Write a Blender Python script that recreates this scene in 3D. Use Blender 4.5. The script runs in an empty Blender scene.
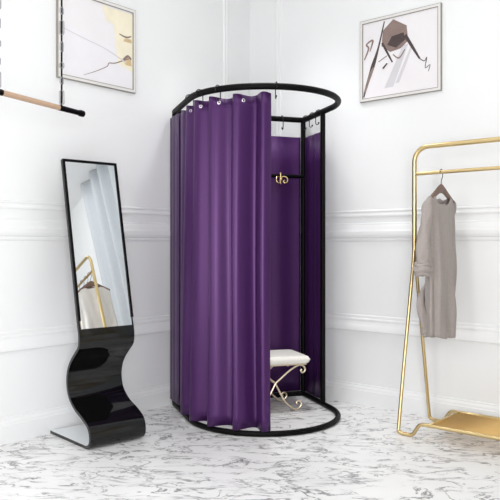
import bpy, bmesh, math, random
from mathutils import Vector, Matrix
random.seed(7)
S = bpy.context.scene
C = S.collection
PI = math.pi

# ------------------------------------------------------------------ materials
def new_mat(name):
    m = bpy.data.materials.new(name); m.use_nodes = True
    nt = m.node_tree
    return m, nt, nt.nodes['Principled BSDF']

def srgb(r, g, b):
    f = lambda c: (c/255/12.92) if c/255 <= .04045 else ((c/255+.055)/1.055)**2.4
    return (f(r), f(g), f(b), 1)

def pbr(name, col, rough=.5, metal=0., spec=.5, noise=0., nscale=40., bump=0., bscale=200., sheen=0., coat=0.):
    m, nt, b = new_mat(name)
    b.inputs['Base Color'].default_value = col
    b.inputs['Roughness'].default_value = rough
    b.inputs['Metallic'].default_value = metal
    b.inputs['Specular IOR Level'].default_value = spec
    b.inputs['Sheen Weight'].default_value = sheen
    b.inputs['Coat Weight'].default_value = coat
    N, L = nt.nodes, nt.links
    tc = N.new('ShaderNodeTexCoord')
    if noise:
        n = N.new('ShaderNodeTexNoise'); n.inputs['Scale'].default_value = nscale; n.inputs['Detail'].default_value = 5
        r = N.new('ShaderNodeMix'); r.data_type = 'RGBA'
        r.inputs['A'].default_value = tuple(c*(1-noise) for c in col[:3]) + (1,)
        r.inputs['B'].default_value = tuple(min(1, c*(1+noise)) for c in col[:3]) + (1,)
        L.new(tc.outputs['Object'], n.inputs['Vector']); L.new(n.outputs['Fac'], r.inputs['Factor'])
        L.new(r.outputs['Result'], b.inputs['Base Color'])
    if bump:
        n = N.new('ShaderNodeTexNoise'); n.inputs['Scale'].default_value = bscale; n.inputs['Detail'].default_value = 4
        bp = N.new('ShaderNodeBump'); bp.inputs['Strength'].default_value = bump; bp.inputs['Distance'].default_value = .002
        L.new(tc.outputs['Object'], n.inputs['Vector']); L.new(n.outputs['Fac'], bp.inputs['Height'])
        L.new(bp.outputs['Normal'], b.inputs['Normal'])
    return m

M = {}
M['wall'] = pbr('white_wall_paint', srgb(241, 242, 243), .6, noise=.015, nscale=3, spec=.3)
M['ceil'] = pbr('ceiling_paint', srgb(240, 240, 240), .8)
M['black_metal'] = pbr('black_powder_coated_steel', srgb(5, 4, 5), .5, noise=.1, spec=.12)
M['black_gloss'] = pbr('black_lacquer', srgb(6, 6, 7), .07, spec=.45, coat=.1, noise=.05)
M['pale_lacquer'] = pbr('pale_silver_lacquer', srgb(236, 240, 242), .12, spec=.5, noise=.02)
M['mirror'] = pbr('silvered_glass', (.93, .95, .96, 1), .012, metal=1, noise=.005)
M['curtain'] = pbr('purple_satin', srgb(56, 26, 72), .36, spec=.7, noise=.05, nscale=60, bump=.08, bscale=500)
M['curtain'].node_tree.nodes['Principled BSDF'].inputs['Specular Tint'].default_value = (.8, .45, 1, 1)
M['silver'] = pbr('nickel', srgb(235, 228, 235), .25, metal=.6, noise=.03)
M['wire'] = pbr('dark_steel_wire', srgb(45, 40, 45), .35, metal=.8, noise=.05)
M['gold'] = pbr('brushed_gold', srgb(218, 194, 142), .3, metal=1, noise=.06, nscale=30)
M['gold_mesh'] = pbr('gold_wire_mesh', srgb(236, 200, 132), .45, metal=.7, noise=.08)
M['champagne'] = pbr('champagne_metal', srgb(226, 210, 186), .33, metal=.6, noise=.05)
M['cushion'] = pbr('ivory_leatherette', srgb(250, 247, 240), .5, noise=.02, bump=.05, bscale=150)
M['linen'] = pbr('greige_linen', srgb(162, 153, 149), .85, noise=.12, nscale=90, bump=.3, bscale=350, sheen=.1)
M['cream'] = pbr('cream_cotton', srgb(230, 220, 190), .85, noise=.06, nscale=60, bump=.2)
M['olive'] = pbr('olive_cotton', srgb(88, 92, 80), .9, noise=.1, nscale=60, bump=.2)
M['white_cotton'] = pbr('white_cotton', srgb(232, 228, 222), .85, noise=.05, nscale=25, bump=.2)
M['brown_wood'] = pbr('brown_hanger_wood', srgb(118, 94, 82), .5, noise=.15, nscale=25)
M['brown_cloth'] = pbr('brown_knit', srgb(120, 88, 70), .9, noise=.2, nscale=50, bump=.3)
M['rod_wood'] = pbr('pale_wood', srgb(196, 166, 140), .5, noise=.12, nscale=30)
M['drape'] = pbr('grey_drape', srgb(198, 203, 208), .8, noise=.04, nscale=20, bump=.1, sheen=.1)
M['grey_link'] = pbr('zinc_link', srgb(172, 172, 174), .4, metal=.4, noise=.08)
M['frame_white'] = pbr('picture_frame_white', srgb(228, 226, 224), .5, noise=.02)
M['frame_line'] = pbr('picture_frame_edge', srgb(150, 145, 138), .5, noise=.04)
M['paper'] = pbr('canvas_paper', srgb(238, 235, 238), .8, noise=.02, nscale=8)
M['ink'] = pbr('ink_dark', srgb(78, 66, 66), .8, noise=.3, nscale=40)
M['ink_brown'] = pbr('ink_brown', srgb(142, 122, 116), .8, noise=.25, nscale=30)
M['wash_grey'] = pbr('wash_grey', srgb(214, 211, 216), .8, noise=.05, nscale=12)
M['wash_yellow'] = pbr('wash_yellow', srgb(242, 234, 210), .8, noise=.1, nscale=14)
M['wash_tan'] = pbr('wash_tan', srgb(214, 188, 146), .8, noise=.2, nscale=30)
M['wash_lilac'] = pbr('wash_lilac', srgb(238, 236, 240), .8, noise=.04, nscale=10)

# white marble with thin grey veins
def marble():
    m, nt, b = new_mat('white_marble'); N, L = nt.nodes, nt.links
    tc = N.new('ShaderNodeTexCoord')
    mp = N.new('ShaderNodeMapping'); mp.inputs['Rotation'].default_value = (0, 0, .06); mp.inputs['Scale'].default_value = (.8, 1.7, 1)
    L.new(tc.outputs['Object'], mp.inputs['Vector'])
    def vein(scale, width, dist, off):
        n = N.new('ShaderNodeTexNoise'); n.inputs['Scale'].default_value = scale; n.inputs['Detail'].default_value = 6
        n.inputs['Roughness'].default_value = .58; n.inputs['Distortion'].default_value = dist
        ad = N.new('ShaderNodeVectorMath'); ad.operation = 'ADD'; ad.inputs[1].default_value = (off, off*1.7, 0)
        L.new(mp.outputs['Vector'], ad.inputs[0]); L.new(ad.outputs['Vector'], n.inputs['Vector'])
        s = N.new('ShaderNodeMath'); s.operation = 'SUBTRACT'; s.inputs[1].default_value = .5; L.new(n.outputs['Fac'], s.inputs[0])
        a = N.new('ShaderNodeMath'); a.operation = 'ABSOLUTE'; L.new(s.outputs[0], a.inputs[0])
        r = N.new('ShaderNodeMapRange'); r.inputs['From Min'].default_value = 0; r.inputs['From Max'].default_value = width
        r.inputs['To Min'].default_value = 1; r.inputs['To Max'].default_value = 0; L.new(a.outputs[0], r.inputs['Value'])
        g = N.new('ShaderNodeTexNoise'); g.inputs['Scale'].default_value = scale*1.3; g.inputs['Detail'].default_value = 2
        L.new(ad.outputs['Vector'], g.inputs['Vector'])
        gr = N.new('ShaderNodeMapRange'); gr.inputs['From Min'].default_value = .40; gr.inputs['From Max'].default_value = .56
        L.new(g.outputs['Fac'], gr.inputs['Value'])
        mu = N.new('ShaderNodeMath'); mu.operation = 'MULTIPLY'; L.new(r.outputs['Result'], mu.inputs[0]); L.new(gr.outputs['Result'], mu.inputs[1])
        return mu
    v1 = vein(3.0, .020, .7, 3.1); v2 = vein(5.6, .026, .8, 11.4)
    mx = N.new('ShaderNodeMath'); mx.operation = 'MAXIMUM'; L.new(v1.outputs[0], mx.inputs[0]); L.new(v2.outputs[0], mx.inputs[1])
    cl = N.new('ShaderNodeTexNoise'); cl.inputs['Scale'].default_value = 3; cl.inputs['Detail'].default_value = 4
    L.new(mp.outputs['Vector'], cl.inputs['Vector'])
    base = N.new('ShaderNodeMix'); base.data_type = 'RGBA'
    base.inputs['A'].default_value = srgb(232, 231, 232); base.inputs['B'].default_value = srgb(250, 250, 249)
    L.new(cl.outputs['Fac'], base.inputs['Factor'])
    fin = N.new('ShaderNodeMix'); fin.data_type = 'RGBA'; fin.inputs['B'].default_value = srgb(84, 82, 86)
    sc = N.new('ShaderNodeMath'); sc.operation = 'MULTIPLY'; sc.inputs[1].default_value = .9; L.new(mx.outputs[0], sc.inputs[0])
    L.new(sc.outputs[0], fin.inputs['Factor']); L.new(base.outputs['Result'], fin.inputs['A'])
    L.new(fin.outputs['Result'], b.inputs['Base Color'])
    b.inputs['Roughness'].default_value = .3; b.inputs['Specular IOR Level'].default_value = .35
    return m
M['marble'] = marble()

# ------------------------------------------------------------------ mesh helpers
class MB:
    """collects shapes of ONE mesh object"""
    def __init__(s): s.bm = bmesh.new(); s.mi = 0
    def v(s, p): return s.bm.verts.new(p)
    def f(s, vs, mi=None, smooth=True):
        try: f = s.bm.faces.new(vs)
        except ValueError: return None
        f.material_index = s.mi if mi is None else mi; f.smooth = smooth; return f
    def tube(s, pts, r, seg=10, closed=False, caps=True):
        pts = [Vector(p) for p in pts]; n = len(pts)
        rad = (lambda i: r[i]) if isinstance(r, (list, tuple)) else (lambda i: r)
        tan = []
        for i in range(n):
            if closed: t = pts[(i+1) % n]-pts[i-1]
            else: t = pts[min(i+1, n-1)]-pts[max(i-1, 0)]
            tan.append(t.normalized())
        up = Vector((0, 0, 1)) if abs(tan[0].z) < .9 else Vector((1, 0, 0))
        nrm = (up-tan[0]*up.dot(tan[0])).normalized(); rings = []
        frames = []
        for i in range(n):
            if i:
                nrm = (nrm-tan[i]*nrm.dot(tan[i])).normalized()
            b = tan[i].cross(nrm); frames.append((nrm.copy(), b))
        for i in range(n):
            a, b = frames[i]
            rings.append([s.v(pts[i]+(a*math.cos(2*PI*k/seg)+b*math.sin(2*PI*k/seg))*rad(i)) for k in range(seg)])
        m = n if closed else n-1
        for i in range(m):
            A, B = rings[i], rings[(i+1) % n]
            off = 0
            if closed and i == n-1:
                off = min(range(seg), key=lambda o: (A[0].co-B[o].co).length)
            for k in range(seg):
                s.f([A[k], A[(k+1) % seg], B[(k+1+off) % seg], B[(k+off) % seg]])
        if caps and not closed:
            s.f(rings[0][::-1], smooth=False); s.f(rings[-1], smooth=False)
    def box(s, o, ax, ay, az, bev=0):
        """box from corner o with edge vectors"""
        o, ax, ay, az = map(Vector, (o, ax, ay, az))
        vs = [s.v(o+ax*i+ay*j+az*k) for i in (0, 1) for j in (0, 1) for k in (0, 1)]
        fs = [(0, 1, 3, 2), (4, 6, 7, 5), (0, 4, 5, 1), (2, 3, 7, 6), (0, 2, 6, 4), (1, 5, 7, 3)]
        ff = [s.f([vs[i] for i in q], smooth=False) for q in fs]
        if bev:
            es = {e for f in ff for e in f.edges}
            bmesh.ops.bevel(s.bm, geom=list(es), offset=bev, segments=3, profile=.5, affect='EDGES')
    def grid(s, P, nu, nv, closed_u=False, mi=None):
        g = [[s.v(P(i, j)) for j in range(nv)] for i in range(nu)]
        for i in range(nu if closed_u else nu-1):
            for j in range(nv-1):
                s.f([g[i][j], g[(i+1) % nu][j], g[(i+1) % nu][j+1], g[i][j+1]], mi)
        return g
    def sphere(s, c, r, seg=12):
        bmesh.ops.create_uvsphere(s.bm, u_segments=seg, v_segments=seg//2+2, radius=r, matrix=Matrix.Translation(Vector(c)))
        for f in s.bm.faces: f.smooth = True
    def build(s, name, mats, parent=None, sharp=40, thick=0):
        bm = s.bm
        bmesh.ops.recalc_face_normals(bm, faces=bm.faces)
        for e in bm.edges:
            if len(e.link_faces) == 2 and e.calc_face_angle(0) > math.radians(sharp): e.smooth = False
        me = bpy.data.meshes.new(name); bm.to_mesh(me); bm.free()
        for m in (mats if isinstance(mats, (list, tuple)) else [mats]): me.materials.append(m)
        o = bpy.data.objects.new(name, me); C.objects.link(o)
        if thick:
            md = o.modifiers.new('thickness', 'SOLIDIFY'); md.thickness = thick; md.offset = 0
        if parent is not None:
            o.parent = parent
            o.matrix_parent_inverse = Matrix.Translation(parent.location).inverted() if parent.type == 'EMPTY' else Matrix.Identity(4)
        return o

def empty(name, loc):
    o = bpy.data.objects.new(name, None); C.objects.link(o); o.location = loc; o.empty_display_size = .05
    return o
def tag(o, label, cat, group=None):
    o['label'] = label; o['category'] = cat
    if group: o['group'] = group
    return o
def struct(o): o['kind'] = 'structure'; return o

def smooth_path(pts, n=8, closed=False):
    pts = [Vector(p) for p in pts]; out = []; N = len(pts)
    rng = range(N if closed else N-1)
    for i in rng:
        g = (lambda k: pts[k % N]) if closed else (lambda k: pts[max(0, min(N-1, k))])
        p0, p1, p2, p3 = g(i-1), g(i), g(i+1), g(i+2)
        for k in range(n):
            t = k/n
            out.append(.5*((2*p1)+(p2-p0)*t+(2*p0-5*p1+4*p2-p3)*t*t+(3*p1-p0-3*p2+p3)*t**3))
    if not closed: out.append(pts[-1])
    return out

# ------------------------------------------------------------------ room
CORNER = Vector((0, 5.39, 0))
DL = Vector((-.6499, -.7601, 0)); DL.normalize()      # along the left wall, away from the corner
DR = Vector((.7601, -.6499, 0)); DR.normalize()       # along the right wall
UP = Vector((0, 0, 1))
def wl(s, h, o=0): return CORNER+DL*s+DR*o+UP*h       # left wall: its inward normal is DR
def wr(s, h, o=0): return CORNER+DR*s+DL*o+UP*h       # right wall: its inward normal is DL
LEN = 7.0; HT = 3.3

b = MB(); b.box(wl(-.15, 0, -.15), DL*(LEN+.15), -DL.cross(UP)*0+DR*.15, UP*HT); struct(b.build('wall_left', M['wall']))
b = MB(); b.box(wr(0, 0, -.15), DR*LEN, DL*.15, UP*HT); struct(b.build('wall_right', M['wall']))
b = MB(); b.box(CORNER-DL*.15-DR*.15-UP*.1, DL*(LEN+.15), DR*(LEN+.15), UP*.1); struct(b.build('floor', M['marble']))
b = MB(); b.box(CORNER-DL*.15-DR*.15+UP*HT, DL*(LEN+.15), DR*(LEN+.15), UP*.1); struct(b.build('ceiling', M['ceil']))

def moulding(name, P, prof):
    b = MB()
    r0 = [b.v(P(o, h, o)) for o, h in prof]; r1 = [b.v(P(LEN, h, o)) for o, h in prof]
    n = len(prof)
    for i in range(n): b.f([r0[i], r0[(i+1) % n], r1[(i+1) % n], r1[i]])
    b.f(r0[::-1], smooth=False); b.f(r1, smooth=False)
    return struct(b.build(name, M['wall'], sharp=25))
E0 = 0.0
base_prof = [(E0, 0), (.018, 0), (.018, .098), (.014, .104), (.014, .112), (.011, .12), (.006, .128), (.005, .138), (E0, .14)]
rail_prof = [(E0, 1.118), (.006, 1.122), (.010, 1.130), (.010, 1.142), (.018, 1.146), (.024, 1.156), (.026, 1.17), (.026, 1.186), (.018, 1.196),
             (.014, 1.206), (.012, 1.222), (.006, 1.232), (.006, 1.24), (E0, 1.244)]
low_prof = [(E0, .500), (.016, .502), (.022, .510), (.022, .53), (.016, .545), (.010, .556), (.008, .572), (.010, .578), (.010, .586), (.005, .594), (.005, .61), (E0, .616)]
moulding('baseboard_left', wl, base_prof); moulding('baseboard_right', wr, base_prof)
moulding('trim_1', wl, rail_prof); moulding('trim_2', wr, rail_prof)
moulding('trim_3', wl, low_prof); moulding('trim_4', wr, low_prof)

def rect_frame(b, P, s0, s1, h0, h1, prof, mi=None):
    """prof: (distance inward from the outer edge, height off the wall); mitred corners"""
    rings = []
    for (sx, hx) in ((0, 0), (1, 0), (1, 1), (0, 1)):
        rings.append([b.v(P(s1-d if sx else s0+d, h1-d if hx else h0+d, o)) for d, o in prof])
    n = len(prof)
    for i in range(4):
        A, B = rings[i], rings[(i+1) % 4]
        for k in range(n): b.f([A[k], A[(k+1) % n], B[(k+1) % n], B[k]], mi, smooth=False)
pf = [(0, E0), (0, .006), (.006, .010), (.014, .010), (.02, .006), (.03, .005), (.036, .010), (.042, .010), (.046, .004), (.048, E0)]
b = MB(); rect_frame(b, wl, .26, 3.9, 1.295, 3.08, pf); struct(b.build('trim_5', M['wall'], sharp=25))
b = MB(); rect_frame(b, wr, .26, 3.4, 1.285, 3.08, pf); struct(b.build('trim_6', M['wall'], sharp=25))

# ------------------------------------------------------------------ pictures on the walls
def picture(P, s0, s1, h0, h1, flip, strokes, label):
    root = tag(empty('framed_picture', P((s0+s1)/2, h0, 0)), label, 'picture')
    b = MB()
    rect_frame(b, P, s0, s1, h0, h1, [(0, .0), (0, .019), (.003, .021), (.003, 0)], 1)
    rect_frame(b, P, s0+.003, s1-.003, h0+.003, h1-.003, [(0, .0), (0, .020), (.016, .020), (.016, 0)], 0)
    rect_frame(b, P, s0+.019, s1-.019, h0+.019, h1-.019, [(0, .0), (0, .021), (.0035, .021), (.0035, 0)], 1)
    b.build('picture_frame', [M['frame_white'], M['frame_line']], root)
    b = MB()
    i0, i1, j0, j1 = s0+.0225, s1-.0225, h0+.0225, h1-.0225
    mats = [M['paper'], M['ink'], M['ink_brown'], M['wash_grey'], M['wash_yellow'], M['wash_tan'], M['wash_lilac']]
    def A(u, v, o): return P(i1-(i1-i0)*u if flip else i0+(i1-i0)*u, j0+(j1-j0)*v, o)
    b.f([b.v(A(*q)) for q in ((0, 0, .012), (1, 0, .012), (1, 1, .012), (0, 1, .012))], 0)
    for k, (mi, pts) in enumerate(strokes):
        o = .0125+.0002*k
        if isinstance(pts[0][0], (tuple, list)):        # a brush line: [(u,v) ...], widths
            line, w = pts
            p = [Vector((x, y, 0)) for x, y in line]
            p = smooth_path(p, 6) if len(p) > 2 else p
            L, R = [], []
            for i, q in enumerate(p):
                t = (p[min(i+1, len(p)-1)]-p[max(i-1, 0)]).normalized(); nn = Vector((-t.y, t.x, 0))
                f = i/(len(p)-1)*(len(w)-1); a = int(min(f, len(w)-2)); ww = w[a]+(w[a+1]-w[a])*(f-a)
                for lst, sg in ((L, 1), (R, -1)):
                    z = q+nn*ww*sg; lst.append(b.v(A(min(1, max(0, z.x)), min(1, max(0, z.y)), o)))
            for i in range(len(p)-1): b.f([L[i], L[i+1], R[i+1], R[i]], mi)
        else:
            b.f([b.v(A(x, y, o)) for x, y in pts], mi)
    b.build('canvas', mats, root)
# left picture: pale washes, a fine horizon line, ochre patch towards its right edge (u runs towards the corner)
st_l = [(6, [(0, 0), (1, 0), (1, .42), (0, .62)]),
        (4, [(.78, .30), (1, .22), (1, .98), (.84, .98), (.72, .78)]),
        (4, [(.62, .8), (.98, .72), (.98, .98), (.55, .98)]),
        (5, [(.84, .36), (.90, .30), (.99, .30), (.98, .37), (.90, .42)]),
        (5, [(.86, .60), (.99, .60), (.98, .65), (.88, .64)]),
        (2, [[(.30, .05), (.455, .124), (.62, .22), (.65, .27), (.74, .29), (.86, .35), (.98, .41)], [.002, .004, .005, .006, .007, .007]]),
        (3, [[(.02, .56), (.3, .50), (.6, .44), (.9, .33)], [.004, .006, .006, .01]]),
        (2, [[(.86, .36), (.93, .42), (.98, .38)], [.012, .016, .008]]),
        (2, [[(.8, .68), (.9, .66), (.98, .69)], [.006, .012, .006]])]
picture(wl, 1.166, 1.755, 2.08, 2.62, True, st_l, 'white framed pale landscape print with an ochre patch, hung above the leaning mirror')
st_r = [(3, [(.30, .10), (.55, .62), (.62, .62), (.42, .10)]),
        (3, [(.45, .14), (.66, .6), (.69, .6), (.5, .14)]),
        (1, [[(.01, .02), (.05, .16), (.14, .42), (.22, .66), (.30, .98)], [.008, .016, .028, .012, .008]]),
        (2, [[(.03, .08), (.10, .30), (.15, .40)], [.008, .02, .012]]),
        (2, [(.26, .66), (.38, .56), (.52, .58), (.62, .66), (.60, .86), (.42, .98), (.28, .86)]),
        (1, [(.34, .66), (.46, .60), (.58, .68), (.56, .78), (.40, .76)]),
        (1, [[(.27, .70), (.34, .56), (.41, .42)], [.014, .014, .008]]),
        (1, [[(.58, .74), (.68, .56), (.77, .40)], [.022, .018, .01]]),
        (1, [[(.77, .40), (.83, .36), (.86, .40), (.84, .27), (.90, .30), (.88, .22)], [.005, .005, .005, .004, .004, .004]]),
        (2, [[(.22, .46), (.34, .52)], [.006, .006]]), (1, [[(.28, .36), (.34, .42)], [.012, .01]]),
        (2, [[(.42, .52), (.5, .46), (.58, .56)], [.006, .01, .006]]),
        (2, [[(.02, .52), (.08, .66), (.05, .72), (.14, .76), (.1, .62)], [.008, .012, .01, .012, .006]])]
picture(wr, 1.005, 1.596, 2.068, 2.62, False, st_r, 'white framed ink drawing with dark diagonal strokes, hung above the gold clothes rack')

# ------------------------------------------------------------------ dressing room (D-shaped, straight back in the corner)
A0 = Vector((-.521, 4.72, 0)); U = Vector((.9507, .31, 0)); Nn = Vector((.31, -.9507, 0))
W_, DS, TOP, TR = .956, .48, 2.0, .0195
R_ = W_/2
def bp(u, n, h=0): return A0+U*u+Nn*n+UP*h
SIDE = DS; ARC = PI*R_
def dcurve(s, off=0):
    """front of the plan, from the back left post round the front; off > 0 is outwards"""
    if s < SIDE: u, n, ou, on = 0, s, -1, 0
    elif s < SIDE+ARC:
        a = (s-SIDE)/R_
        ou, on = -math.cos(a), math.sin(a); u, n = R_+R_*ou, DS+R_*on
    else: u, n, ou, on = W_, DS-(s-SIDE-ARC), 1, 0
    return u+ou*off, n+on*off, ou, on
def ring_pts(h):
    pts = []
    rc = .03
    for k in range(6): pts.append((0, rc+(DS-rc)*k/6))
    for k in range(49):
        a = PI*k/48; pts.append((R_-R_*math.cos(a), DS+R_*math.sin(a)))
    for k in range(1, 7): pts.append((W_, DS-(DS-rc)*k/6))
    for k in range(1, 6):
        a = PI/2*k/5; pts.append((W_-rc+rc*math.cos(a), rc-rc*math.sin(a)))
    for k in range(1, 12): pts.append((W_-rc-(W_-2*rc)*k/11, 0))
    for k in range(1, 5):
        a = PI/2*k/5; pts.append((rc-rc*math.sin(a), rc-rc*math.cos(a)))
    return [bp(u, n, h) for u, n in pts]
booth = tag(empty('dressing_room_frame', bp(W_/2, DS, 0)), 'black tubular D-shaped changing room frame standing in the room corner', 'changing room')
b = MB(); b.tube(ring_pts(TOP), TR, 12, closed=True); b.build('top_rail', M['black_metal'], booth)
b = MB(); b.tube(ring_pts(.0172), .0165, 12, closed=True); b.build('floor_rail', M['black_metal'], booth)
for (u, n) in ((0.004, .006), (W_-.004, .006), (W_, .345)):
    b = MB(); b.tube([bp(u, n, .02+1.975*k/4) for k in range(5)], .0175, 12); b.build('post', M['black_metal'], booth)
b = MB(); b.tube([bp(.01+(W_-.02)*k/4, .02, 1.588) for k in range(5)], .013, 10); b.build('crossbar', M['black_metal'], booth)

# cloths
def cloth(name, Pf, nu, nv, mat, thick=.003):
    b = MB(); b.grid(Pf, nu, nv)
    return b.build(name, mat, thick=thick, sharp=80)
LAM, RID, CEND = .161, 1.071, 1.115
def cur_off(s, h):
    ramp = max(0, min(1, (s-.19)/.22)); ramp = ramp*ramp*(3-2*ramp)
    th = 2*PI*(s-RID)/LAM
    k = .85+.15*(1-h/1.96)
    x = (s-RID)/LAM+.025*math.sin(h*1.7+s*5); x -= math.floor(x+.27)       # -0.27 .. 0.73 within one pleat, 0 on its ridge
    rid = .5+.5*math.cos(PI*x/(.27 if x < 0 else .73))                      # pleats lean to one side
    return .002-.056*ramp+.020*ramp*(1-h/1.96)+.076*k*ramp*rid+.003*ramp*math.sin(2.1*s*8+h*1.1)
NU, NV = 340, 30
def cur_p(i, j):
    s = .185+(CEND-.185)*i/(NU-1); f = j/(NV-1); h = .043+(1.958-.043)*f
    th = 2*PI*(s-RID)/LAM
    h += (.006*math.cos(th)+.003*math.sin(s*13))*(1 if j == NV-1 else (-.6 if j == 0 else 0))
    u, n, _, _ = dcurve(s+.004*math.sin(h*2.3+s*9), cur_off(s, h))
    return bp(u, n, h)
front = cloth('privacy_curtain', cur_p, NU, NV, M['curtain'])
tag(front, 'pleated purple satin curtain hung round the open front of the black changing room frame', 'curtain')

def torus(b, c, ax1, ax2, R, r, seg=20, s2=8):
    b.tube([Vector(c)+ax1*R*math.cos(2*PI*k/seg)+ax2*R*math.sin(2*PI*k/seg) for k in range(seg)], r, s2, closed=True)
eyes = [RID+.045-LAM*k for k in range(0, 5)]
eyes = [s for s in eyes if .3 < s < CEND-.01]
for s in eyes:
    u, n, ou, on = dcurve(s, cur_off(s, 1.925)); p = bp(u, n, 1.925)
    s2 = s+.004; u2, n2, _, _ = dcurve(s2, cur_off(s2, 1.925)); t = (bp(u2, n2, 1.925)-p).normalized()
    b = MB(); torus(b, p, t, UP, .008, .0038)
    b.build('eyelet', M['silver'], front)

def hook_mesh(p, out, long=.075):
    """open wire hook over the rail: loop round the tube, tail hanging on the inner side and curling outwards"""
    b = MB(); r = .0245; pts = []
    for k in range(13):
        a = math.radians(-35+k*(215+0)/12)
        pts.append(p+out*(r*math.cos(a))+UP*(r*math.sin(a)))
    q = p-out*r
    pts += [q-UP*.02, q-UP*(long-.02)]
    for k in range(1, 8):
        a = PI*k/7; pts.append(q-UP*(long-.02)+out*(.011*(1-math.cos(a)))-UP*(.013*math.sin(a)))
    b.tube(pts, .003, 6); b.sphere(pts[-1], .006, 8)
    return b.build('curtain_hook', M['wire'])
hook_names = []
ordinal = ['nearest the open edge of the purple curtain', 'second in from the open edge of the purple curtain', 'third in from the open edge of the purple curtain',
           'fourth in from the open edge of the purple curtain', 'fifth in from the open edge, where the purple curtain turns the side']
for i, s in enumerate([1.148]+eyes[1:5]):
    u, n, ou, on = dcurve(s); out = (U*ou+Nn*on).normalized()
    tag(hook_mesh(bp(u, n, TOP), out, .075), 'dark wire hook on the rail, '+ordinal[i], 'hook', 'wire hooks on the changing room rail')
tag(hook_mesh(bp(.79, 0, TOP), -Nn, .085), 'small dark wire hook hanging from the back rail above the purple back cloth', 'hook', 'wire hooks on the changing room rail')
for n_, t in ((.05, 'beside the back corner post'), (.17, 'midway along the short right side'), (.28, 'nearest the front right post')):
    tag(hook_mesh(bp(W_, n_, TOP), U, .085), 'small dark wire hook on the side rail, '+t, 'hook', 'wire hooks on the changing room rail')

tag(cloth('back_curtain', lambda i, j: bp(.02+(W_-.042)*i/59, -.006+.004*math.sin(i*.55), .038+(1.875-.038)*j/9), 60, 10, M['curtain']),
    'flat purple cloth stretched across the straight back of the changing room', 'curtain')
tag(cloth('side_curtain', lambda i, j: bp(W_+.004+.003*math.sin(i*.6), .024+(.328-.024)*i/29, .038+(1.87-.038)*j/9), 30, 10, M['curtain']),
    'narrow purple cloth between the two right posts of the changing room', 'curtain')
tag(cloth('side_curtain', lambda i, j: bp(-.009-.013*(1-(i/29)**2)-.002*math.sin(i*.6), -.012+(.205+.012)*i/29, .045+(1.958-.045)*j/9), 30, 10, M['curtain']),
    'narrow flat purple cloth beside the pleated curtain, against the wall by the mirror', 'curtain')

# gold double hook on the crossbar
hk = tag(empty('wall_hook', bp(.765, .04, 1.588)), 'ornate gold double hook hung on the black crossbar inside the changing room', 'hook')
c = bp(.765, .040, 1.562)
b = MB(); b.sphere(c+Nn*.004, .013, 14); b.sphere(c-UP*.03+Nn*.004, .006, 10)
b.tube([c+UP*.048-Nn*.02, c+UP*.046, c+UP*.02, c, c-UP*.03], .005, 8); b.build('hook_plate', M['gold'], hk)
for sg in (-1, 1):
    pts = [c+U*sg*x+UP*y+Nn*z for x, y, z in ((.004, .012, 0), (.018, .02, .008), (.036, .014, .02), (.043, -.004, .028), (.036, -.022, .03), (.02, -.027, .03), (.012, -.018, .028), (.018, -.010, .026))]
    b = MB(); b.tube(smooth_path(pts, 5), .0038, 8); b.sphere(pts[-1], .0055, 8); b.build('hook_arm', M['gold'], hk)

# ------------------------------------------------------------------ stool in the changing room
SP = Vector((.409, 4.55, 0)); SD = -Nn
def sp(a, c, h): return SP+U*a+SD*c+UP*h
SL, SW = .483, .35
stool = tag(empty('vanity_stool', sp(-SL/2, SW/2, 0)), 'small bench with ivory cushion and curled champagne metal legs inside the changing room', 'stool')
b = MB()
nx, ny = 28, 22
def cushion(top):
    def P(i, j):
        x, y = i/(nx-1)*2-1, j/(ny-1)*2-1
        ex, ey = (1-abs(x)**12), (1-abs(y)**12)
        e = max(0, ex*ey)
        rr = 1-.012*(1-e)
        hh = (.338+.024*e**.25+.006*(1-x*x)*(1-y*y)) if top else .338-.026*e**.2
        return sp(-SL/2+SL/2*x*rr, SW/2+SW/2*y*rr, hh)
    return P
b.grid(cushion(True), nx, ny); b.grid(cushion(False), nx, ny)
bmesh.ops.remove_doubles(b.bm, verts=b.bm.verts, dist=.0005)
b.build('cushion', M['cushion'], stool, sharp=70)
b = MB()
b.tube(smooth_path([sp(*q) for q in ((-.03, .03, .308), (-SL+.03, .03, .308), (-SL+.03, SW-.03, .308), (-.03, SW-.03, .308))], 1, True), .006, 8, closed=True)
b.build('seat_frame', M['champagne'], stool)
topc = [(-.2415, .187), (-.218, .208), (-.15, .262), (-.10, .292), (-.066, .301), (-.042, .289), (-.034, .265), (-.05, .250), (-.064, .262), (-.056, .272)]
lowc = [(-.2415, .187), (-.21, .13), (-.177, .072), (-.137, .03), (-.10, .0085), (-.07, .018), (-.056, .044), (-.074, .063), (-.093, .052), (-.083, .041)]
for c_ in (.04, SW-.04):
    for mir in (False, True):
        f = (lambda a: -SL-a) if mir else (lambda a: a)
        g = (lambda a: a) if mir else (lambda a: -SL-a)
        dz = .009 if mir else 0
        pts = [sp(f(a), c_+dz, h) for a, h in reversed(topc)]+[sp(g(a), c_+dz, h) for a, h in lowc[1:]]
        b = MB(); b.tube(smooth_path(pts, 6), .0062, 8); b.build('leg', M['champagne'], stool)
b = MB(); b.tube([sp(-SL/2, .035, .187), sp(-SL/2, SW-.03, .187)], .005, 8); b.build('stretcher', M['champagne'], stool)

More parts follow.
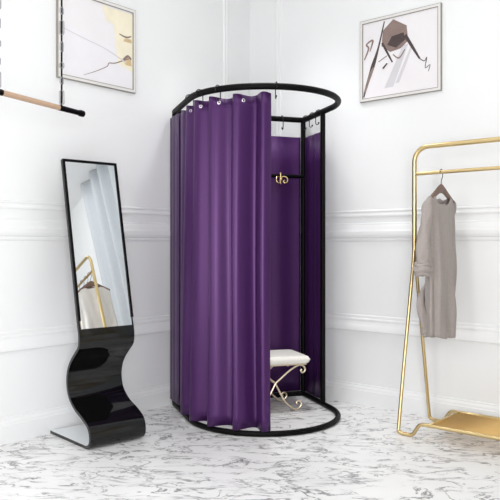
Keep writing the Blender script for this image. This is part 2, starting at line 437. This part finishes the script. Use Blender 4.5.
# ------------------------------------------------------------------ leaning mirror on an S-shaped base
MW = .347
MO = Vector((-1.0621, 3.898, 0)); MD = Vector((.6691, -.7431, 0)); MV = Vector((.7431, .6691, 0))
def mp_(s, h, w=0): return MO+MD*s+MV*w+UP*h
mir = tag(empty('floor_mirror', mp_(.1, 0, MW/2)), 'tall leaning mirror in thin black frame on glossy black S-curved base', 'mirror')
outer = [(.187, .678), (.205, .596), (.199, .532), (.157, .488), (.112, .444), (.080, .395), (.067, .330), (.0885, .257), (.152, .2015), (.236, .164), (.302, .124), (.324, .073),
         (.318, .028), (.286, .004), (.23, .001), (.10, .001), (-.02, .001), (-.145, .001)]
path = [Vector((s, h, 0)) for s, h in outer]
path = smooth_path(path, 7)
TH = .017
ins = []
for i, p in enumerate(path):
    t = (path[min(i+1, len(path)-1)]-path[max(i-1, 0)]).normalized()
    ins.append(p+Vector((t.y, -t.x, 0))*TH)
b = MB()
o0 = [b.v(mp_(p.x, p.y, 0)) for p in path]; o1 = [b.v(mp_(p.x, p.y, MW)) for p in path]
i0 = [b.v(mp_(p.x, p.y, 0)) for p in ins]; i1 = [b.v(mp_(p.x, p.y, MW)) for p in ins]
for k in range(len(path)-1):
    b.f([o0[k], o1[k], o1[k+1], o0[k+1]], 0); b.f([i0[k], i0[k+1], i1[k+1], i1[k]], 1)
    b.f([o0[k], o0[k+1], i0[k+1], i0[k]], 0, False); b.f([o1[k], i1[k], i1[k+1], o1[k+1]], 0, False)
b.f([o0[0], i0[0], i1[0], o1[0]], 0, False); b.f([o0[-1], o1[-1], i1[-1], i0[-1]], 0, False)
b.build('base', [M['black_gloss'], M['pale_lacquer']], mir, sharp=45)
# straight upper part: plane from (0.1635,.602) up to (0,1.571)
d = Vector((0-.187, 1.580-.678, 0)); LH = d.length; d.normalize(); nrm = Vector((d.y, -d.x, 0))
def up_(t, w, o): q = Vector((.187, .678, 0))+d*t+nrm*o; return mp_(q.x, q.y, w)
def upbox(b, t0, t1, w0, w1, o0_, o1_, bev=0):
    o = up_(t0, w0, o0_); b.box(o, up_(t1, w0, o0_)-o, up_(t0, w1, o0_)-o, up_(t0, w0, o1_)-o, bev)
b = MB(); upbox(b, 0, LH, 0, MW, -TH, 0); b.build('backing', M['black_gloss'], mir)
FB = .013
b = MB()
upbox(b, 0, LH, 0, FB, 0, .010); upbox(b, 0, LH, MW-FB, MW, 0, .010); upbox(b, LH-FB, LH, FB, MW-FB, 0, .010)
b.build('frame', M['black_metal'], mir)
b = MB(); upbox(b, -.045, LH-FB, FB, MW-FB, .001, .004); b.build('mirror_glass', M['mirror'], mir)

# ------------------------------------------------------------------ gold clothes rack
E1 = -DL; E2 = DR
RP, RL, TPH, HBH = Vector((.987, 4.14, 0)), .86, 1.678, 1.52
HS = .202
def rp(t, a, h): return RP+E2*t+E1*a+UP*h          # t along the rack, a across it
def gp(t, a, h): return rp(t, a, h+HBH-1.52)       # what hangs from the bar
def make_rack(label):
    rack = tag(empty('clothes_rack', rp(RL/2, 0, 0)), label, 'clothes rack', )
    b = MB()
    tp = TPH; rc = .085
    pts = [rp(0, 0, 1.0), rp(0, 0, 1.3), rp(0, 0, tp-rc)]
    pts += [rp(rc-rc*math.cos(PI/2*k/6), 0, tp-rc+rc*math.sin(PI/2*k/6)) for k in range(1, 7)]
    pts += [rp(RL/2, 0, tp)]
    pts += [rp(RL-rc+rc*math.sin(PI/2*k/6), 0, tp-rc+rc*math.cos(PI/2*k/6)) for k in range(0, 7)]
    pts += [rp(RL, 0, 1.3), rp(RL, 0, 1.0)]
    b.tube(pts, .0145, 12); b.build('upright_frame', M['gold'], rack)
    b = MB(); b.tube([rp(0, 0, HBH), rp(RL/2, 0, HBH), rp(RL, 0, HBH)], .011, 10); b.build('hanging_bar', M['gold'], rack)
    rr = .0105
    for sg in (-1, 1):
        for end in (0, 1):
            T = (lambda t: t) if end == 0 else (lambda t: RL-t)
            foot = [rp(T(.0), sg*.010, 1.06), rp(T(.0), sg*.014, 1.0), rp(T(.0), sg*.06, .76), rp(T(.0), sg*.13, .40), rp(T(.0), sg*(HS-.008), .05),
                    rp(T(.006), sg*HS, .022), rp(T(.026), sg*HS, rr+.001), rp(T(.055), sg*HS, rr+.001), rp(T(.078), sg*HS, rr+.001), rp(T(.098), sg*HS, .022), rp(T(.122), sg*HS, .06), rp(T(.14), sg*HS, .078), rp(T(.165), sg*HS, .082)]
            b = MB(); b.tube(smooth_path(foot, 4), rr, 10); b.build('leg', M['gold'], rack)
        b = MB(); b.tube([rp(.16, sg*HS, .082), rp(RL-.16, sg*HS, .082)], rr, 10); b.build('shelf_rail', M['gold'], rack)
    for t in (.19, RL-.19):
        b = MB(); b.tube([rp(t, -HS, .082), rp(t, HS, .082)], .008, 8); b.build('shelf_end_bar', M['gold'], rack)
    b = MB()
    n1 = 22
    for k in range(n1+1):
        a = -HS+2*HS*k/n1; b.tube([rp(.19, a, .084), rp(RL-.19, a, .084)], .0022, 5)
    for k in range(45):
        t = .19+(RL-.38)*k/44; b.tube([rp(t, -HS, .081), rp(t, HS, .081)], .0022, 5)
    b.build('mesh_shelf', M['gold_mesh'], rack)
make_rack('gold tube clothes rack with splayed legs holding the greige dress')

# hangers and garments (hung across the bar)
def hanger(t, label, cat='hanger', group='wooden hangers on the gold rack'):
    root = tag(empty('clothes_hanger', gp(t, 0, 1.52)), label, cat, group)
    b = MB()
    pts = [gp(t, .0, 1.445), gp(t, 0, 1.462), gp(t, .004, 1.476), gp(t, .014, 1.49), gp(t, .0185, 1.508)]
    pts += [gp(t, .0165*math.cos(x), 1.52+.0165*math.sin(x)) for x in [PI*.1*k for k in range(0, 12)]]
    b.tube(smooth_path(pts, 3), .0022, 6); b.build('hook', M['wire'], root)
    b = MB()
    arm = [(-.165, 1.352), (-.13, 1.374), (-.08, 1.404), (-.035, 1.432), (0, 1.445), (.035, 1.432), (.08, 1.404), (.13, 1.374), (.165, 1.352)]
    arm = smooth_path([Vector((a, h, 0)) for a, h in arm], 4)
    n = len(arm)
    def P(i, j):
        p = arm[i]; f = abs(p.x)/.165
        hw = .017*(1-f)+.011; dp = .0075+.006*f
        ang = 2*PI*j/12
        return gp(t+dp*math.cos(ang), p.x, p.y-hw*(.75)+hw*math.sin(ang))
    g = b.grid(P, n, 13)
    bmesh.ops.remove_doubles(b.bm, verts=b.bm.verts, dist=.00005)
    for gi in (0, n-1):
        ring = []
        for v in g[gi]:
            if v.is_valid and v not in ring: ring.append(v)
        b.f(ring, smooth=False)
    b.build('arms', M['brown_wood'], root)
    return root

def garment(name, t, mat, hw, hem, neck, dip, label, cat, seed, hw_b=None, sleeves=True, thick=.075, top0=1.405):
    root = tag(empty(name, gp(t, 0, 1.40)), label, cat)
    rnd = random.Random(seed); ph = [rnd.uniform(0, 6.28) for _ in range(6)]
    hw_b = hw_b or hw
    nt, nv = 72, 40
    def P(i, j):
        th = 2*PI*i/nt; c, s_ = math.cos(th), math.sin(th)
        f = j/(nv-1)
        a0 = hw*c
        au = abs(a0)
        sh = top0-.30*au
        if au < neck: sh -= dip*(1 if s_ > 0 else .55)*(1-(au/neck)**2)**.6
        w = hw+(hw_b-hw)*f
        h = sh+(hem+.012*math.sin(th*2+ph[0])-sh)*f
        bth = .014+(thick-.014)*min(1, f*2.4)**.7
        wv = (.016*f+.003)*(math.sin(7*th+ph[1]+2*f)+.6*math.sin(11*th+ph[2]-3*f))+.004*math.sin(16*f+3*th+ph[3])*min(1, f*3)
        return gp(t+(bth+wv)*s_, c*(w+wv*.5), h)
    b = MB(); b.grid(P, nt, nv, closed_u=True)
    b.build('body', mat, root, sharp=80, thick=.003)
    def sleeve(path, rad, nm='sleeve'):
        b = MB(); path = smooth_path(path, 8); n = len(path)
        def Q(i, j):
            f = i/(n-1); ang = 2*PI*j/18
            k = f*(len(rad)-1); q = int(min(k, len(rad)-2)); r0 = rad[q]; r1 = rad[q+1]
            ra = r0[0]+(r1[0]-r0[0])*(k-q); rt = r0[1]+(r1[1]-r0[1])*(k-q)
            wr_ = 1+.13*math.sin(3*ang+f*14+ph[4])+.08*math.sin(5*ang-f*23+ph[5])
            tq = path[min(i+1, n-1)]-path[max(i-1, 0)]; tq.normalize()
            ex = (E1-tq*E1.dot(tq)).normalized(); ey = tq.cross(ex)
            return path[i]+ex*ra*wr_*math.cos(ang)+ey*rt*wr_*math.sin(ang)
        b.grid(Q, n, 19); bmesh.ops.remove_doubles(b.bm, verts=b.bm.verts, dist=.00005)
        return b.build(nm, mat, root, sharp=80, thick=.003)
    def cuff(c, ax, r, w, ey_):
        b = MB()
        for k, (q, rr_) in enumerate(((0, r), (.022, r*1.12), (.046, r*1.02))):
            pts = []
            for m_ in range(22):
                a = 2*PI*m_/22
                pts.append(c+ax*q+E1*rr_*math.cos(a)+ey_*rr_*w*math.sin(a)+UP*.005*math.sin(3*a+k))
            b.tube(pts, .016+.004*(k == 1), 8, closed=True)
        return b.build('cuff', mat, root)
    return root, sleeve, cuff

hanger(.171, 'brown wooden hanger holding the greige dress at the left end of the gold rack')
gt, slv, cuf = garment('shirt_dress', .171, M['linen'], .158, .565, .098, .07, 'greige linen long-sleeved dress hanging at the near left end of the gold rack', 'dress', 3, .138, thick=.048)
slv([gp(.171, -.135, 1.352), gp(.170, -.168, 1.32), gp(.166, -.186, 1.22), gp(.160, -.205, 1.10), gp(.156, -.205, .99)], [(.022, .016), (.028, .026), (.031, .030), (.036, .034), (.040, .038)])
cuf(gp(.154, -.205, .935), UP, .036, .85, E2)
slv([gp(.171, .135, 1.350), gp(.150, .165, 1.30), gp(.112, .165, 1.15), gp(.095, .12, .95), gp(.085, -.03, .83), gp(.09, -.095, .765), gp(.10, -.085, .68), gp(.11, -.055, .60)],
    [(.026, .018), (.034, .03), (.034, .025), (.03, .02), (.026, .018), (.028, .02), (.03, .024), (.032, .026)])
cuf(gp(.113, -.048, .575), UP, .026, .8, E2)

# second rack further along, out of the frame, seen in the leaning mirror
RP, RL, TPH, HBH = Vector((1.45, 3.16, 0)), .90, 1.92, 1.76
make_rack('taller gold clothes rack with brown hangers, the one reflected in the leaning mirror')
hanger(.20, 'empty brown hanger on the taller gold rack, between white blouse and cream dress')
hanger(.60, 'empty brown wooden hanger on the taller gold rack, beyond the olive coat')
hanger(.31, 'brown wooden hanger under the cream dress on the taller gold rack')
garment('cream_dress', .31, M['cream'], .16, .50, .07, .05, 'cream cotton dress hanging on the taller gold rack between an empty hanger and the coat', 'dress', 9, .20, thick=.05)
hanger(.10, 'brown wooden hanger under the white blouse on the taller gold rack')
garment('white_blouse', .10, M['white_cotton'], .16, .66, .07, .05, 'white cotton blouse hanging at the near end of the taller gold rack', 'blouse', 12, .18, thick=.05)
hanger(.44, 'brown wooden hanger under the olive coat on the taller gold rack')
garment('olive_coat', .44, M['olive'], .165, .48, .07, .05, 'dark olive coat hanging in the middle of the taller gold rack', 'coat', 15, .19, thick=.05)

# ------------------------------------------------------------------ drapes on the right wall, seen in the leaning mirror
n = 120
def drape_p(i, j):
    q = 2.62+(3.86-2.62)*i/(n-1); h = .02+3.27*j/11
    return wr(q, h, .10+.045*math.cos(2*PI*q/.27)+.012*math.sin(q*31+h*.5))
tag(cloth('window_drape', drape_p, n, 12, M['drape']), 'grey floor-length drape on the right wall, reflected in the leaning mirror', 'drape')

# ------------------------------------------------------------------ wooden rail hung on chains
HD = Vector((-.125, -.257, 0)).normalized(); HL = .80
HF = Vector((-.932, 3.86, 1.827))
rail = tag(empty('hanging_rail', HF+HD*HL/2), 'pale wooden rod with black end hung on a chain above the leaning mirror', 'hanging rail')
b = MB(); b.tube([HF+HD*.195, HF+HD*(HL-.195)], .0145, 14); b.build('rod', M['rod_wood'], rail)
for k in (0, 1):
    e = HF+HD*(HL*k); dd = HD if k == 0 else -HD
    b = MB(); b.tube([e, e+dd*.004, e+dd*.03, e+dd*.034, e+dd*.04, e+dd*.19, e+dd*.20], [.012, .018, .018, .016, .0145, .0155, .0155], 14); b.build('end_cap', M['black_metal'], rail)
    q = e+dd*.178
    b = MB(); b.tube([q+UP*.012, q+UP*(HT-q.z)], .0048, 8)
    h = .42
    ch = b.build('chain', M['black_metal'], rail)
    h = .02; kk = 0
    while q.z+h < HT-.1:
        ln = (.075, .035, .03, .05)[kk % 4]
        lk = MB(); w = .0105
        ax = Vector((1, 0, 0)) if kk % 2 == 0 else HD
        lp = []
        for m_ in range(16):
            a = 2*PI*m_/16; lp.append(q+UP*(h+ln/2+(ln/2-w)*(1 if math.sin(a) > 0 else -1)+w*math.sin(a))+ax*w*math.cos(a))
        lk.tube(lp, .0045, 6, closed=True)
        lk.build('chain_link', M['grey_link'], rail)
        h += ln+(.035, .05, .06, .04)[kk % 4]; kk += 1

# ------------------------------------------------------------------ light
w = bpy.data.worlds.new('daylight'); S.world = w; w.use_nodes = True
bg = w.node_tree.nodes['Background']; bg.inputs['Color'].default_value = (1, 1, .99, 1); bg.inputs['Strength'].default_value = .42
def area(name, loc, target, size, power, col=(1, 1, 1), sy=None):
    l = bpy.data.lights.new(name, 'AREA'); l.energy = power; l.color = col; l.size = size
    if sy: l.shape = 'RECTANGLE'; l.size_y = sy
    o = bpy.data.objects.new(name, l); C.objects.link(o); o.location = loc
    o.rotation_euler = (Vector(target)-Vector(loc)).to_track_quat('-Z', 'Y').to_euler()
    return o
area('overhead_fill', (.1, 2.9, 3.25), (.1, 3.1, 0), 1.6, 9)  # added overhead fill for walls and floor, no real fitting
area('overhead_fill', (.12, 4.42, 3.25), (.2, 4.5, 0), .3, 5.5).data.spread = math.radians(75)  # narrow downlight added to brighten the seat and booth interior
area('front_fill', (.25, -.6, 1.25), (-.5, 4.4, .7), 1.0, 80, (1, 1, .99), 2.0)  # fill added on the camera side to lift the lower left wall, no window there
area('front_fill', (-1.6, .9, 1.4), (.1, 4.4, .9), .8, 28, (1, 1, .99), 2.2)  # fill added at front left to bring out the curtain pleats, no window

area('overhead_fill', (2.3, 2.2, 3.25), (2.7, 2.4, 0), 1.0, 7)  # lamp added to brighten the drape that the mirror reflects

# ------------------------------------------------------------------ camera
cam = bpy.data.cameras.new('camera'); co = bpy.data.objects.new('camera', cam); C.objects.link(co)
co.location = (0, 0, 1.094); co.rotation_euler = (PI/2, 0, 0)
cam.sensor_width = 36; cam.lens = 36*690/500; cam.shift_y = -.01
S.camera = co
S.view_settings.view_transform = 'Standard'; S.view_settings.look = 'None'; S.view_settings.gamma = 1
S.view_settings.exposure = 0
